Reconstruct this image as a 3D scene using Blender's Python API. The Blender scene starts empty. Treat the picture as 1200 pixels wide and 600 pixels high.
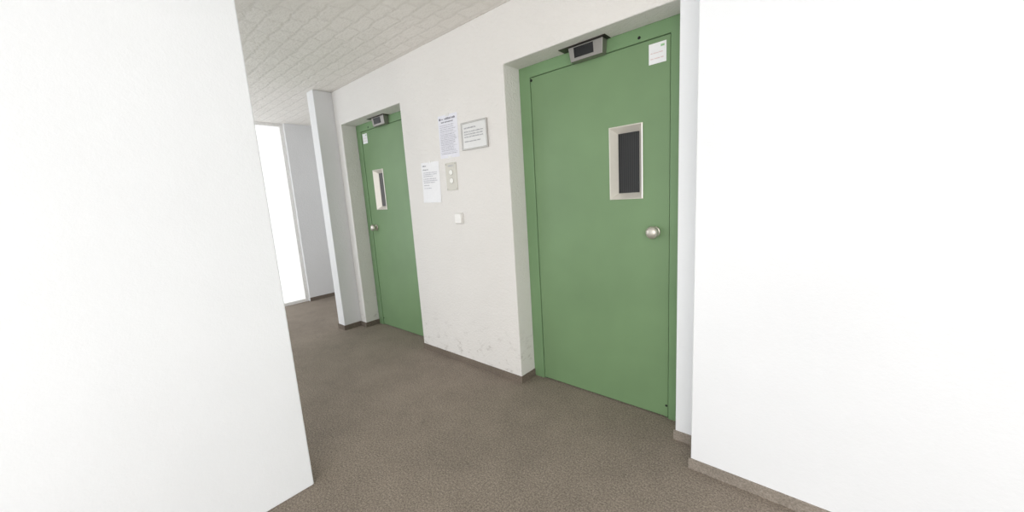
import bpy, bmesh, math, random
from mathutils import Matrix, Vector
random.seed(4)
S = bpy.context.scene
COL = S.collection
S.view_settings.view_transform = 'Standard'
S.view_settings.look = 'None'
S.view_settings.exposure = 0.0

# ------------------------------------------------------------------ materials
def new_mat(name, color, rough=0.6, metal=0.0, spec=0.5):
    m = bpy.data.materials.new(name); m.use_nodes = True
    b = m.node_tree.nodes['Principled BSDF']
    b.inputs['Base Color'].default_value = (*color, 1)
    b.inputs['Roughness'].default_value = rough
    b.inputs['Metallic'].default_value = metal
    b.inputs['Specular IOR Level'].default_value = spec
    return m, m.node_tree.nodes, m.node_tree.links, b

def ramp(N, pts):
    r = N.new('ShaderNodeValToRGB')
    e = r.color_ramp.elements
    while len(e) < len(pts): e.new(0.5)
    for i, (p, c) in enumerate(pts):
        e[i].position = p
        e[i].color = (*c, 1) if len(c) == 3 else c
    return r

def noise(N, L, co, scale, detail=4, rough=0.6):
    n = N.new('ShaderNodeTexNoise')
    n.inputs['Scale'].default_value = scale
    n.inputs['Detail'].default_value = detail
    n.inputs['Roughness'].default_value = rough
    L.new(co, n.inputs['Vector'])
    return n

def bump(N, L, h, b, strength, dist):
    u = N.new('ShaderNodeBump')
    u.inputs['Strength'].default_value = strength
    u.inputs['Distance'].default_value = dist
    L.new(h, u.inputs['Height']); L.new(u.outputs['Normal'], b.inputs['Normal'])

def mixc(N, L, f, a, b_, mode='MIX'):
    m = N.new('ShaderNodeMix'); m.data_type = 'RGBA'; m.blend_type = mode
    if isinstance(f, (int, float)): m.inputs[0].default_value = f
    else: L.new(f, m.inputs[0])
    for v, s in ((a, m.inputs[6]), (b_, m.inputs[7])):
        if isinstance(v, tuple): s.default_value = (*v, 1)
        else: L.new(v, s)
    return m.outputs[2]

def math_n(N, L, op, a, b_=None):
    m = N.new('ShaderNodeMath'); m.operation = op
    for i, v in enumerate((a, b_)):
        if v is None: continue
        if isinstance(v, (int, float)): m.inputs[i].default_value = v
        else: L.new(v, m.inputs[i])
    return m.outputs[0]

def plaster(name, col, dirt=True, bstr=0.45):
    m, N, L, b = new_mat(name, col, 0.85, 0, 0.25)
    tc = N.new('ShaderNodeTexCoord'); co = tc.outputs['Object']
    n1 = noise(N, L, co, 55, 3, 0.6)
    n2 = noise(N, L, co, 150, 2, 0.5)
    h = math_n(N, L, 'ADD', n1.outputs['Fac'], math_n(N, L, 'MULTIPLY', n2.outputs['Fac'], 0.5))
    bump(N, L, h, b, bstr, 0.005)
    big = noise(N, L, co, 1.7, 3, 0.5)
    r = ramp(N, [(0.3, tuple(c*0.96 for c in col)), (0.7, col)])
    L.new(big.outputs['Fac'], r.inputs[0])
    out = r.outputs[0]
    if dirt:      # scuffs just above the baseboard
        sep = N.new('ShaderNodeSeparateXYZ'); L.new(co, sep.inputs[0])
        mr = N.new('ShaderNodeMapRange'); mr.inputs[1].default_value = 0.14; mr.inputs[2].default_value = 0.44
        mr.inputs[3].default_value = 1.0; mr.inputs[4].default_value = 0.0
        L.new(sep.outputs['Z'], mr.inputs[0])
        mp = N.new('ShaderNodeMapping'); mp.inputs['Scale'].default_value = (1.0, 1.0, 1.7); L.new(co, mp.inputs[0])
        sm = noise(N, L, mp.outputs[0], 11, 6, 0.75)
        r2 = ramp(N, [(0.545, (0, 0, 0)), (0.66, (1, 1, 1))]); L.new(sm.outputs['Fac'], r2.inputs[0])
        f = math_n(N, L, 'MULTIPLY', r2.outputs[0], math_n(N, L, 'MULTIPLY', mr.outputs[0], 0.58))
        out = mixc(N, L, f, out, (0.40, 0.37, 0.34))
    L.new(out, b.inputs['Base Color'])
    return m

M = {}
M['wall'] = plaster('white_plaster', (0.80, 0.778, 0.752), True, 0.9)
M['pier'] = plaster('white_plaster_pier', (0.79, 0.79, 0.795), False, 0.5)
M['wall_lit'] = plaster('clean_plaster_lit', (0.905, 0.92, 0.945), False, 0.15)  # same plaster without scuffs; bright bluish light put into the base colour

def carpet(name, c0, c1, c2, stains=True):
    m, N, L, b = new_mat(name, c1, 0.95, 0, 0.1)
    tc = N.new('ShaderNodeTexCoord'); co = tc.outputs['Object']
    n1 = noise(N, L, co, 125, 5, 0.9)
    r = ramp(N, [(0.37, c0), (0.5, c1), (0.64, c2)]); L.new(n1.outputs['Fac'], r.inputs[0])
    n2 = noise(N, L, co, 2.2, 8, 0.8)
    r2 = ramp(N, [(0.34, (0.83, 0.83, 0.83)), (0.62, (1.06, 1.055, 1.05))]); L.new(n2.outputs['Fac'], r2.inputs[0])
    o = mixc(N, L, 1.0, r.outputs[0], r2.outputs[0], 'MULTIPLY')
    if stains:
        n3 = noise(N, L, co, 8.0, 6, 0.75)
        r3 = ramp(N, [(0.63, (0, 0, 0)), (0.75, (1, 1, 1))]); L.new(n3.outputs['Fac'], r3.inputs[0])
        o = mixc(N, L, math_n(N, L, 'MULTIPLY', r3.outputs[0], 0.6), o, (0.075, 0.062, 0.052))
    L.new(o, b.inputs['Base Color'])
    bump(N, L, n1.outputs['Fac'], b, 0.22, 0.003)
    return m
M['carpet'] = carpet('brown_carpet', (0.132, 0.109, 0.088), (0.268, 0.228, 0.189), (0.45, 0.39, 0.33))
M['base'] = carpet('carpet_strip_dark', (0.12, 0.097, 0.078), (0.19, 0.157, 0.128), (0.27, 0.23, 0.19), False)
M['base_light'] = carpet('carpet_strip_light', (0.22, 0.19, 0.16), (0.32, 0.28, 0.24), (0.43, 0.385, 0.335), False)

def ceiling_mat():
    m, N, L, b = new_mat('textured_ceiling', (0.9, 0.88, 0.85), 0.9, 0, 0.2)
    tc = N.new('ShaderNodeTexCoord'); co = tc.outputs['Object']
    br = N.new('ShaderNodeTexBrick')
    br.inputs['Scale'].default_value = 1.0
    br.inputs['Brick Width'].default_value = 0.20
    br.inputs['Row Height'].default_value = 0.10
    br.inputs['Mortar Size'].default_value = 0.018
    br.inputs['Mortar Smooth'].default_value = 1.0
    br.inputs['Color1'].default_value = (0.89, 0.86, 0.815, 1)
    br.inputs['Color2'].default_value = (0.86, 0.83, 0.785, 1)
    br.inputs['Mortar'].default_value = (0.82, 0.79, 0.745, 1)
    nz = noise(N, L, co, 12, 2, 0.5)
    vm = N.new('ShaderNodeVectorMath'); vm.operation = 'SCALE'; vm.inputs['Scale'].default_value = 0.045
    L.new(nz.outputs['Color'], vm.inputs[0])
    va = N.new('ShaderNodeVectorMath'); va.operation = 'ADD'
    L.new(co, va.inputs[0]); L.new(vm.outputs[0], va.inputs[1])
    L.new(va.outputs[0], br.inputs['Vector'])
    L.new(br.outputs['Color'], b.inputs['Base Color'])
    n = noise(N, L, co, 34, 3, 0.6)
    h = math_n(N, L, 'SUBTRACT', math_n(N, L, 'MULTIPLY', n.outputs['Fac'], 1.6), math_n(N, L, 'MULTIPLY', br.outputs['Fac'], 0.5))
    bump(N, L, h, b, 0.45, 0.010)
    return m
M['ceiling'] = ceiling_mat()

def green(name, col, rough):
    m, N, L, b = new_mat(name, col, rough, 0, 0.45)
    tc = N.new('ShaderNodeTexCoord')
    n = noise(N, L, tc.outputs['Object'], 220, 2, 0.5); bump(N, L, n.outputs['Fac'], b, 0.12, 0.002)
    n2 = noise(N, L, tc.outputs['Object'], 2.2, 3, 0.5)
    r = ramp(N, [(0.3, tuple(c*0.92 for c in col)), (0.7, tuple(c*1.05 for c in col))])
    L.new(n2.outputs['Fac'], r.inputs[0]); L.new(r.outputs[0], b.inputs['Base Color'])
    return m
M['leaf'] = green('green_lacquer', (0.184, 0.298, 0.150), 0.42)
M['frame'] = green('green_frame_lacquer', (0.186, 0.310, 0.157), 0.4)
M['seam'] = green('dark_green_rebate', (0.075, 0.13, 0.065), 0.6)

def metal(name, col, rough, met=1.0):
    m, N, L, b = new_mat(name, col, rough, met, 0.5)
    tc = N.new('ShaderNodeTexCoord')
    mp = N.new('ShaderNodeMapping'); mp.inputs['Scale'].default_value = (8, 8, 300); L.new(tc.outputs['Object'], mp.inputs[0])
    n = noise(N, L, mp.outputs[0], 3, 2, 0.5); bump(N, L, n.outputs['Fac'], b, 0.05, 0.001)
    return m
M['steel'] = metal('brushed_steel', (0.32, 0.305, 0.285), 0.42, 0.8)
M['steel_dark'] = metal('dark_steel', (0.09, 0.08, 0.07), 0.4)
M['knob'] = metal('satin_knob', (0.62, 0.59, 0.53), 0.38, 0.7)
M['plate'] = metal('call_plate_steel', (0.56, 0.54, 0.48), 0.45, 0.15)
M['collar'] = metal('button_collar_steel', (0.45, 0.43, 0.39), 0.4, 0.3)
def speckle(name, col, rough, metal_=0.0, spec=0.4, amt=0.05):
    m, N, L, b = new_mat(name, col, rough, metal_, spec)
    tc = N.new('ShaderNodeTexCoord')
    n = noise(N, L, tc.outputs['Object'], 40, 3, 0.5)
    r = ramp(N, [(0.3, tuple(c*(1-amt) for c in col)), (0.7, tuple(min(1, c*(1+amt)) for c in col))])
    L.new(n.outputs['Fac'], r.inputs[0]); L.new(r.outputs[0], b.inputs['Base Color'])
    return m
M['vision'] = speckle('silver_cream_bezel', (0.78, 0.75, 0.69), 0.33, 0.3, 0.5, 0.01)
M['paper'] = speckle('white_paper', (0.86, 0.86, 0.88), 0.7, 0, 0.3, 0.02)
M['paper_blue'] = speckle('bluish_paper', (0.79, 0.79, 0.85), 0.6, 0, 0.35, 0.02)
M['panel'] = speckle('grey_white_panel', (0.72, 0.72, 0.71), 0.3, 0, 0.5, 0.02)
M['ink'] = speckle('grey_ink', (0.22, 0.22, 0.26), 0.8)
M['ink_sign'] = speckle('sign_ink', (0.33, 0.33, 0.36), 0.8)
M['ink_light'] = speckle('pale_ink', (0.42, 0.42, 0.47), 0.8)
M['ink_pale'] = speckle('very_pale_ink', (0.70, 0.52, 0.52), 0.8)
M['ink_green'] = speckle('green_ink', (0.34, 0.58, 0.32), 0.8)
M['black'] = speckle('black_display', (0.010, 0.010, 0.011), 0.2)
M['hole'] = speckle('dark_hole', (0.01, 0.01, 0.01), 0.8)
M['white_plastic'] = speckle('white_plastic', (0.86, 0.845, 0.82), 0.35)
M['switch_rim'] = speckle('switch_rim_plastic', (0.70, 0.68, 0.65), 0.4)
M['sign_frame'] = speckle('aluminium_sign_frame', (0.48, 0.47, 0.45), 0.4, 0.4)
M['tape'] = speckle('clear_tape', (0.78, 0.77, 0.75), 0.25)
M['button'] = speckle('ivory_button', (0.88, 0.87, 0.83), 0.35)
def ribbed_glass(name, dark, line, rough):
    m, N, L, b = new_mat(name, dark, rough, 0, 0.4)
    tc = N.new('ShaderNodeTexCoord'); sep = N.new('ShaderNodeSeparateXYZ'); L.new(tc.outputs['Object'], sep.inputs[0])
    s = math_n(N, L, 'SINE', math_n(N, L, 'MULTIPLY', sep.outputs['X'], 520.0))
    f = math_n(N, L, 'ADD', math_n(N, L, 'MULTIPLY', s, 0.5), 0.5)
    L.new(mixc(N, L, f, dark, line), b.inputs['Base Color'])
    return m
M['glass'] = ribbed_glass('ribbed_dark_glass', (0.007, 0.007, 0.008), (0.032, 0.033, 0.034), 0.3)
M['glass_far_reflect'] = ribbed_glass('ribbed_glass_reflect', (0.06, 0.06, 0.06), (0.12, 0.12, 0.12), 0.35)  # far pane: pale reflection painted into the glass colour

# ------------------------------------------------------------------ helpers
def link(name, bm, mat, parent=None, bevel=0, smooth=False):
    bmesh.ops.remove_doubles(bm, verts=bm.verts, dist=1e-6)
    bmesh.ops.recalc_face_normals(bm, faces=bm.faces)
    me = bpy.data.meshes.new(name); bm.to_mesh(me); bm.free()
    if smooth:
        for p in me.polygons: p.use_smooth = True
    o = bpy.data.objects.new(name, me); COL.objects.link(o)
    me.materials.append(mat)
    if parent: o.parent = parent
    if bevel:
        b = o.modifiers.new('bevel', 'BEVEL'); b.width = bevel; b.segments = 3; b.limit_method = 'ANGLE'; b.angle_limit = math.radians(40)
    return o
def tag(o, label=None, cat=None, group=None, kind=None):
    for k, v in (('label', label), ('category', cat), ('group', group), ('kind', kind)):
        if v: o[k] = v
    return o
def thing(name, loc, label, cat, group=None, kind=None, roty=0):
    o = bpy.data.objects.new(name, None); COL.objects.link(o); o.location = loc; o.rotation_euler = (0, roty, 0)
    o.empty_display_size = 0.05
    return tag(o, label, cat, group, kind)
def box(bm, x0, x1, y0, y1, z0, z1):
    v = [bm.verts.new(p) for p in ((x0,y0,z0),(x1,y0,z0),(x1,y1,z0),(x0,y1,z0),(x0,y0,z1),(x1,y0,z1),(x1,y1,z1),(x0,y1,z1))]
    for f in ((0,1,2,3),(4,5,6,7),(0,1,5,4),(1,2,6,5),(2,3,7,6),(3,0,4,7)): bm.faces.new([v[i] for i in f])
def cells(xs, zs, holes, y0, depth):
    """slab in the x-z plane made of grid cells, some left out, extruded along +y"""
    bm = bmesh.new(); vs = {}
    def V(i, k):
        if (i, k) not in vs: vs[(i, k)] = bm.verts.new((xs[i], y0, zs[k]))
        return vs[(i, k)]
    for i in range(len(xs)-1):
        for k in range(len(zs)-1):
            if (i, k) in holes: continue
            bm.faces.new((V(i,k), V(i+1,k), V(i+1,k+1), V(i,k+1)))
    ret = bmesh.ops.extrude_face_region(bm, geom=list(bm.faces))
    bmesh.ops.translate(bm, vec=(0, depth, 0), verts=[g for g in ret['geom'] if isinstance(g, bmesh.types.BMVert)])
    return bm
def prism(pts, z0, z1):
    """plan outline extruded upwards"""
    bm = bmesh.new()
    a = [bm.verts.new((x, y, z0)) for x, y in pts]; b = [bm.verts.new((x, y, z1)) for x, y in pts]
    n = len(pts); bm.faces.new(a); bm.faces.new(b)
    for i in range(n): bm.faces.new((a[i], a[(i+1) % n], b[(i+1) % n], b[i]))
    return bm
def lathe(bm, prof, n=32, cx=0, cz=0):
    rings = []
    for r, y in prof:
        if r < 1e-6: rings.append([bm.verts.new((cx, y, cz))])
        else: rings.append([bm.verts.new((cx + r*math.cos(2*math.pi*i/n), y, cz + r*math.sin(2*math.pi*i/n))) for i in range(n)])
    for a, b in zip(rings, rings[1:]):
        for i in range(n):
            j = (i+1) % n
            if len(a) == 1: bm.faces.new((a[0], b[i], b[j]))
            elif len(b) == 1: bm.faces.new((a[i], a[j], b[0]))
            else: bm.faces.new((a[i], a[j], b[j], b[i]))
def rounded(bm, prof, cx=0, cz=0, seg=6):
    """stack of rounded squares (half width, half height, corner radius, y) closed at the front"""
    rings = []
    for hw, hh, r, y in prof:
        ring = []
        for qx, qz, a0 in ((1, 1, 0), (-1, 1, 90), (-1, -1, 180), (1, -1, 270)):
            for k in range(seg+1):
                a = math.radians(a0 + 90*k/seg)
                ring.append(bm.verts.new((cx + qx*(hw-r) + r*math.cos(a), y, cz + qz*(hh-r) + r*math.sin(a))))
        rings.append(ring)
    n = len(rings[0])
    for a, b in zip(rings, rings[1:]):
        for i in range(n): bm.faces.new((a[i], a[(i+1) % n], b[(i+1) % n], b[i]))
    bm.faces.new(rings[-1])
def quad(bm, x0, x1, z0, z1, y, sk=0.0):
    v = [bm.verts.new(p) for p in ((x0, y, z0), (x1, y, z0), (x1+sk, y, z1), (x0+sk, y, z1))]
    bm.faces.new(v)
def textline(bm, x0, x1, z, h, y):
    """one printed line: word-sized strokes too small to read in the photo"""
    x = x0
    while x < x1:
        w = random.uniform(1.6, 5.5)*h
        e = min(x+w, x1)
        k = x
        while k < e - h*0.25:
            lw = min(h*random.uniform(0.35, 0.6), e-k)
            quad(bm, k, k+lw, z, z+h*random.choice((0.75, 0.75, 1.0)), y)
            k += lw + h*0.18
        x = e + h*0.55

# ------------------------------------------------------------------ room
XA, XB, XC, XD = -1.58, -0.55, -3.74, -2.71      # niche edges: right pair, left pair
T, H, R = 2.10, 2.43, 0.15                        # niche head, ceiling, niche depth
FL, FR = -3.86, -0.43                             # fin faces
YF = -1.31                                        # line of the added glazed front
PX, PY = -4.00, -0.18                             # left wall end: far side, front
WX = -1.80                                        # face of the cross wall left of the photographer

bm = bmesh.new(); box(bm, -5.7, 3.2, -3.6, 2.4, -0.1, 0.0)
tag(link('floor', bm, M['carpet']), 'worn grey brown carpet floor', 'floor', kind='structure')
bm = bmesh.new(); box(bm, -5.7, 3.2, -3.6, 2.4, H, H+0.15)
tag(link('ceiling', bm, M['ceiling']), 'white textured ceiling with rows of pressed tiles', 'ceiling', kind='structure')
w = link('wall_back', cells([FL, XC, XD, XA, XB], [0, T, H], {(1,0),(3,0)}, 0.0, 0.32), M['wall'], bevel=0.006)
tag(w, 'white rough plaster wall around the two green lift doors', 'wall', kind='structure')
bm = bmesh.new(); box(bm, PX, FL, PY, 2.4, 0, H)
tag(link('wall_left_pier', bm, M['pier'], bevel=0.006), 'narrow white wall end left of the far green door', 'wall', kind='structure')
bm = prism([(XB, 0.0), (FR, 0.0), (FR, -0.17), (3.2, -0.17), (3.2, 0.32), (XB, 0.32)], 0, H)  # takes in the strip beside the door, its light set by colour
tag(link('wall_right', bm, M['wall_lit'], bevel=0.005), 'bright white wall projecting right of the near green door', 'wall', kind='structure')
bm = bmesh.new(); box(bm, -5.7, -5.55, 0.12, 2.4, 0, H)
tag(link('wall_left', bm, M['pier']), 'white plaster end wall of the side passage', 'wall', kind='structure')
bm = bmesh.new()      # glazed passage end added to brighten the passage: slim white frame
for (y0, y1, z0, z1) in ((YF, YF+0.04, 0, H), (0.08, 0.12, 0, H), (YF+0.04, 0.08, 0, 0.04), (YF+0.04, 0.08, H-0.04, H)):
    box(bm, -5.66, -5.60, y0, y1, z0, z1)
tag(link('added_window_1', bm, M['white_plastic']), 'added full height white window frame at the end of the passage', 'window', kind='structure')
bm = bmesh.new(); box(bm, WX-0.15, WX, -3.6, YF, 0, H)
tag(link('wall_front', bm, M['wall_lit'], bevel=0.006), 'bright white cross wall nearest on the left', 'wall', kind='structure')
bm = bmesh.new()      # unseen glazed passage front, added to let daylight onto pier and far door
for x in (-5.60, -4.69, -3.78, -2.87, WX-0.19): box(bm, x-0.02, x+0.02, YF-0.05, YF, 0.04, H-0.04)
box(bm, -5.62, WX-0.17, YF-0.05, YF, 0, 0.04); box(bm, -5.62, WX-0.17, YF-0.05, YF, H-0.04, H)
tag(link('added_window_2', bm, M['white_plastic']), 'added long white window frame opposite the far green door', 'window', kind='structure')

# baseboards: carpet strips
bh, bt = 0.05, 0.008
bm = bmesh.new()
box(bm, XD, XA, -bt, 0, 0, bh)
box(bm, XA, XA+bt, -bt, R, 0, bh)
tag(link('baseboard_centre', bm, M['base']), 'carpet strip baseboard between the two green doors', 'baseboard', kind='structure')
bm = bmesh.new()
box(bm, PX-bt, FL+bt, PY-bt, PY, 0, bh)
box(bm, FL, FL+bt, PY, -bt, 0, bh)
box(bm, FL+bt, XC+bt, -bt, 0, 0, bh)
box(bm, XC, XC+bt, 0, R, 0, bh)
tag(link('baseboard_left', bm, M['base']), 'carpet strip baseboard left of the far green door', 'baseboard', kind='structure')
bm = bmesh.new()
box(bm, XB-bt, FR, -bt, 0, 0, bh)
box(bm, FR-bt, 3.2, -0.17-bt, -0.17, 0, bh)
tag(link('baseboard_right', bm, M['base_light']), 'carpet strip baseboard right of the near green door', 'baseboard', kind='structure')
bm = bmesh.new(); box(bm, -5.55, -5.55+bt, 0.12, 2.4, 0, bh)
tag(link('baseboard_passage', bm, M['base']), 'carpet strip baseboard of the side passage', 'baseboard', kind='structure')

# ------------------------------------------------------------------ lift doors
def make_door(name, cx, s, label, glass, glass_label):
    d = thing(name, (cx, R, 0), label, 'door', kind='structure')
    hw, lw = 0.515, 0.43
    link('door_frame', cells([-hw, -lw, lw, hw], [0, 2.03, T], {(1,0)}, 0.0, 0.10), M['frame'], d, bevel=0.003)
    ax, bx_ = sorted((s*0.10, s*0.29)); z0, z1 = 1.245, 1.64
    g = 0.003
    leaf = link('door_leaf', cells([-lw+g, ax, bx_, lw-g], [0.008, z0, z1, 2.03-g], {(1,1)}, 0.006, 0.05), M['leaf'], d, bevel=0.002)
    bmr = bmesh.new(); loops = []
    for ins, y in ((0.0, 0.02), (0.0, 0.001), (0.005, -0.001), (0.034, 0.044), (0.034, 0.056)):
        loops.append([bmr.verts.new((x, y, z)) for x, z in ((ax+ins, z0+ins), (bx_-ins, z0+ins), (bx_-ins, z1-ins), (ax+ins, z1-ins))])
    for a, b in zip(loops, loops[1:]):
        for i in range(4):
            j = (i+1) % 4; bmr.faces.new((a[i], a[j], b[j], b[i]))
    tag(link('window_bezel', bmr, M['vision'], leaf), 'shiny cream metal bevelled window surround')
    bmg = bmesh.new(); box(bmg, ax+0.03, bx_-0.03, 0.047, 0.052, z0+0.03, z1-0.03)
    tag(link('window_pane', bmg, glass, leaf), glass_label)
    kx, kz = s*0.352, 1.065
    bmk = bmesh.new(); lathe(bmk, [(0, 0.007), (0.030, 0.007), (0.030, 0.004), (0.027, 0.001), (0.014, 0.0)], 36, kx, kz)
    tag(link('knob_rose', bmk, M['knob'], leaf, smooth=True), 'round metal rose')
    bmk = bmesh.new(); lathe(bmk, [(0.016, 0.002), (0.017, -0.008), (0.024, -0.012), (0.031, -0.020), (0.034, -0.030), (0.033, -0.039), (0.028, -0.047), (0.017, -0.053), (0, -0.055)], 40, kx, kz)
    tag(link('door_knob', bmk, M['knob'], leaf, smooth=True), 'satin metal round knob')
    for nm, x, z, r in (('pivot_pin', -s*(lw-0.008), 2.012, 0.009), ('screw_hole', s*0.275, 2.052, 0.008), ('pivot_pin', s*(lw-0.012), 0.075, 0.007)):
        b2 = bmesh.new(); y = 0.006 if nm == 'pivot_pin' else 0.0
        lathe(b2, [(0, y-0.002), (r*0.8, y-0.002), (r, y), (r, y+0.004)], 16, x, z)
        link(nm, b2, M['hole'], leaf if nm == 'pivot_pin' else d)
    link('rebate', cells([-lw-0.02, -lw+0.02, lw-0.02, lw+0.02], [0, 2.01, 2.05], {(1,0)}, 0.012, 0.02), M['seam'], d)
    b3 = bmesh.new(); box(b3, -hw, hw, 0.10, 0.14, 0, T)
    tag(link('back_panel', b3, M['hole'], d), 'dark space behind the door')
    return d
DR, DL = (XA+XB)/2, (XC+XD)/2
make_door('door_1', DR, 1, 'near green lift door, largest, with round knob right of its slit window', M['glass'], 'dark ribbed glass')
make_door('door_2', DL, -1, 'far green lift door, smaller, beside the narrow white wall end', M['glass_far_reflect'], 'ribbed glass with a pale reflection in its colour')

# ------------------------------------------------------------------ position indicators over the doors
def indicator(cx, label):
    t = thing('floor_indicator', (cx, 0.085, T), label, 'indicator', 'lift floor indicators')
    bm = bmesh.new(); box(bm, -0.165, 0.122, -0.006, 0.065, -0.003, 0.0)
    tag(link('flange', bm, M['steel_dark'], t, bevel=0.001), 'dark metal top plate')
    bm = bmesh.new()
    top = [bm.verts.new(p) for p in ((-0.110, 0.010, -0.003), (0.102, 0.010, -0.003), (0.102, 0.065, -0.003), (-0.110, 0.065, -0.003))]
    bot = [bm.verts.new(p) for p in ((-0.100, 0.020, -0.078), (0.094, 0.020, -0.078), (0.094, 0.065, -0.078), (-0.100, 0.065, -0.078))]
    bm.faces.new(top); bm.faces.new(bot)
    for i in range(4): bm.faces.new((top[i], top[(i+1) % 4], bot[(i+1) % 4], bot[i]))
    tag(link('housing', bm, M['steel'], t, bevel=0.003), 'tapered grey steel housing')
    bm = bmesh.new()
    def fy(z): return 0.0085 + (-0.003-z)/0.075*0.010
    v = [bm.verts.new((x, fy(z), z)) for x, z in ((-0.074, -0.061), (0.044, -0.061), (0.044, -0.010), (-0.074, -0.010))]
    v2 = [bm.verts.new((p.co.x, p.co.y+0.004, p.co.z)) for p in v]
    bm.faces.new(v)
    for i in range(4): bm.faces.new((v[i], v[(i+1) % 4], v2[(i+1) % 4], v2[i]))
    tag(link('display', bm, M['black'], t), 'black display window')
indicator(DR, 'steel floor indicator with black display above the near large green door')
indicator(DL, 'small steel floor indicator above the far green door')

# ------------------------------------------------------------------ door stickers
def sticker(cx, s, label):
    t = thing('sticker', (cx + s*0.365, R+0.006, 1.957), label, 'sticker', 'white stickers on the lift doors')
    bm = bmesh.new(); box(bm, -0.043, 0.043, -0.0012, 0, -0.048, 0.048)
    link('label_sheet', bm, M['paper'], t)
    bm = bmesh.new(); quad(bm, 0.016, 0.034, 0.026, 0.036, -0.0016)
    tag(link('logo', bm, M['ink_green'], t), 'pale green printed mark')
    bm = bmesh.new(); textline(bm, -0.034, 0.034, -0.026, 0.006, -0.0016)
    link('bottom_line', bm, M['ink_pale'], t)
    bm = bmesh.new(); textline(bm, -0.034, 0.028, 0.000, 0.005, -0.0016)
    link('small_print', bm, M['ink_pale'], t)
sticker(DR, 1, 'white square sticker with faint print on the near large green door')
sticker(DL, -1, 'small white sticker in the top corner of the far green door')

# ------------------------------------------------------------------ notices on the wall
def sheet(bm, w, h, curl):
    n = 10; vs = []
    for k in range(n+1):
        row = []
        for i in range(5):
            x = -w/2 + w*i/4; z = -h/2 + h*k/n
            y = -0.0008 - curl*(max(0, 1-k/3.0)**2) - 0.0006*math.sin(i*1.7+k*0.9)**2
            row.append(bm.verts.new((x, y, z)))
        vs.append(row)
    for k in range(n):
        for i in range(4): bm.faces.new((vs[k][i], vs[k][i+1], vs[k+1][i+1], vs[k+1][i]))
def tape(t, z0, z1, w=0.018):
    bm = bmesh.new(); box(bm, -w, w, -0.003, 0.0008, z0, z1); link('tape', bm, M['tape'], t)
t = thing('notice', (-2.140, 0, 1.756), 'upper white paper notice with bold heading and many small printed lines', 'notice', 'paper notices between the doors', roty=math.radians(1.0))
bm = bmesh.new(); sheet(bm, 0.212, 0.302, 0.0); link('paper_sheet', bm, M['paper_blue'], t)
bm = bmesh.new()
quad(bm, -0.092, -0.075, 0.117, 0.132, -0.0026); textline(bm, -0.070, -0.045, 0.120, 0.008, -0.0026)
textline(bm, -0.030, 0.085, 0.118, 0.014, -0.0026)
textline(bm, -0.070, 0.060, 0.098, 0.009, -0.0026)
link('heading', bm, M['ink'], t)
bm = bmesh.new()
for i, z in enumerate((0.078, 0.064, 0.050, 0.036, 0.014, 0.002, -0.010, -0.022, -0.034, -0.046, -0.058, -0.076, -0.088, -0.100, -0.122)):
    textline(bm, -0.088, random.uniform(0.05, 0.088), z, 0.0055, -0.0026)
for z in (0.026, -0.066, -0.110): quad(bm, -0.092, 0.092, z, z+0.0014, -0.0026)
link('printed_text', bm, M['ink_light'], t)
tape(t, 0.140, 0.158); tape(t, -0.158, -0.140)
t = thing('notice', (-2.392, 0, 1.444), 'lower white letter notice with a short text, left of the steel call plate', 'notice', 'paper notices between the doors', roty=math.radians(1.2))
bm = bmesh.new(); sheet(bm, 0.222, 0.310, 0.003); link('paper_sheet', bm, M['paper'], t)
bm = bmesh.new()
textline(bm, -0.092, -0.045, 0.124, 0.010, -0.0026); textline(bm, -0.090, -0.020, 0.096, 0.008, -0.0026)
link('heading', bm, M['ink'], t)
bm = bmesh.new()
for z, e in ((0.074, .085), (0.060, .080), (0.046, .03), (0.026, .07), (0.012, .085), (-0.002, .05), (-0.024, -.02), (-0.046, .0)):
    textline(bm, -0.090, e, z, 0.006, -0.0028)
link('printed_text', bm, M['ink_light'], t)
tape(t, 0.146, 0.160, 0.015); tape(t, -0.160, -0.146, 0.015)

# framed plastic sign
t = thing('sign', (-1.868, 0, 1.726), 'framed white sign with grey metal edge, right of the paper notices', 'sign', roty=math.radians(0.5))
W2, H2 = 0.125, 0.092
link('sign_frame', cells([-W2, -W2+0.010, W2-0.010, W2], [-H2, -H2+0.010, H2-0.010, H2], {(1,1)}, -0.014, 0.014), M['sign_frame'], t, bevel=0.002)
bm = bmesh.new(); box(bm, -W2+0.010, W2-0.010, -0.009, 0, -H2+0.010, H2-0.010); link('sign_panel', bm, M['panel'], t)
bm = bmesh.new(); textline(bm, -0.095, 0.020, 0.048, 0.010, -0.0096); link('heading', bm, M['ink_sign'], t)
bm = bmesh.new()
for z, e in ((0.024, .09), (0.007, .085), (-0.010, .09)): textline(bm, -0.095, e, z, 0.008, -0.0096)
link('lettering', bm, M['ink_sign'], t)
bm = bmesh.new(); textline(bm, -0.095, .06, -0.040, 0.008, -0.0096); link('bottom_line', bm, M['ink_sign'], t)

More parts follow.
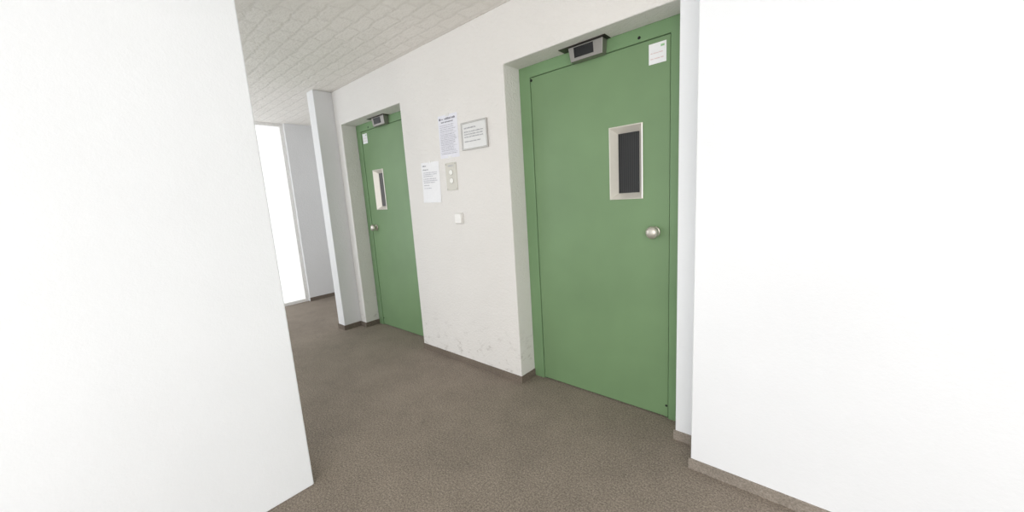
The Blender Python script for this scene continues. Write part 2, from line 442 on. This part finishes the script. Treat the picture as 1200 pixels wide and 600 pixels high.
# call plate with two buttons
t = thing('call_panel', (-2.142, 0, 1.470), 'pale steel lift call plate with two round buttons under the upper notice', 'call panel')
bm = bmesh.new(); box(bm, -0.060, 0.060, -0.005, 0.0005, -0.100, 0.100); link('plate', bm, M['plate'], t, bevel=0.002)
for z in (0.030, -0.030):
    bm = bmesh.new(); lathe(bm, [(0.022, -0.004), (0.022, -0.0065), (0.0185, -0.007), (0.0185, -0.004)], 28, 0, z)
    c = link('button_collar', bm, M['collar'], t)
    bm = bmesh.new(); lathe(bm, [(0.018, -0.004), (0.018, -0.0075), (0.016, -0.0085), (0, -0.0085)], 28, 0, z)
    link('button', bm, M['button'], c)
bm = bmesh.new(); textline(bm, -0.028, 0.028, 0.072, 0.010, -0.0056); link('engraving', bm, M['ink_light'], t)
for sx in (-1, 1):
    for sz in (-1, 1):
        bm = bmesh.new(); lathe(bm, [(0.004, -0.004), (0.004, -0.0065), (0, -0.007)], 12, sx*0.051, sz*0.090); link('screw', bm, M['steel'], t)

# white switch
t = thing('wall_switch', (-2.092, 0, 1.162), 'small white plastic wall switch below the call plate', 'switch')
bm = bmesh.new(); rounded(bm, [(0.042, 0.042, 0.012, 0.0), (0.042, 0.042, 0.012, -0.010), (0.039, 0.039, 0.011, -0.013)]); link('cover_plate', bm, M['switch_rim'], t)
bm = bmesh.new(); rounded(bm, [(0.033, 0.033, 0.006, -0.012), (0.033, 0.033, 0.006, -0.019), (0.031, 0.031, 0.006, -0.021)]); link('rocker', bm, M['white_plastic'], t)

# ------------------------------------------------------------------ light
wd = bpy.data.worlds.new('World'); S.world = wd; wd.use_nodes = True
bg = wd.node_tree.nodes['Background']; bg.inputs[0].default_value = (0.95, 0.98, 1.0, 1); bg.inputs[1].default_value = 1.42
def area(name, loc, target, sx, sy, power, col):
    l = bpy.data.lights.new(name, 'AREA'); l.shape = 'RECTANGLE'; l.size = sx; l.size_y = sy; l.energy = power; l.color = col
    o = bpy.data.objects.new(name, l); COL.objects.link(o); o.location = loc
    o.rotation_euler = (Vector(target)-Vector(loc)).to_track_quat('-Z', 'Y').to_euler()
area('window_daylight', (1.2, -4.2, 1.6), (-1.6, 0, 1.1), 3.0, 2.2, 74, (1.0, 0.965, 0.92))
area('passage_fill', (-4.6, -2.4, 1.5), (-4.1, 0, 1.1), 1.6, 1.8, 20, (0.90, 0.95, 1.0))  # fill lamp added outside the glazing to brighten pier and far door

# ------------------------------------------------------------------ camera
Rm = Matrix(((0.7593, -0.0582, 0.6482), (0.648, 0.1601, -0.7446), (-0.0604, 0.9854, 0.1593)))
Rm = Rm.to_quaternion().normalized().to_matrix()
cd = bpy.data.cameras.new('camera'); cam = bpy.data.objects.new('camera', cd); COL.objects.link(cam)
cam.matrix_world = Matrix.Translation((0, -1.84, 1.30)) @ Rm.to_4x4()
cd.sensor_fit = 'HORIZONTAL'; cd.sensor_width = 36; cd.lens = 36*433.5/1200
cd.clip_start = 0.02
S.camera = cam
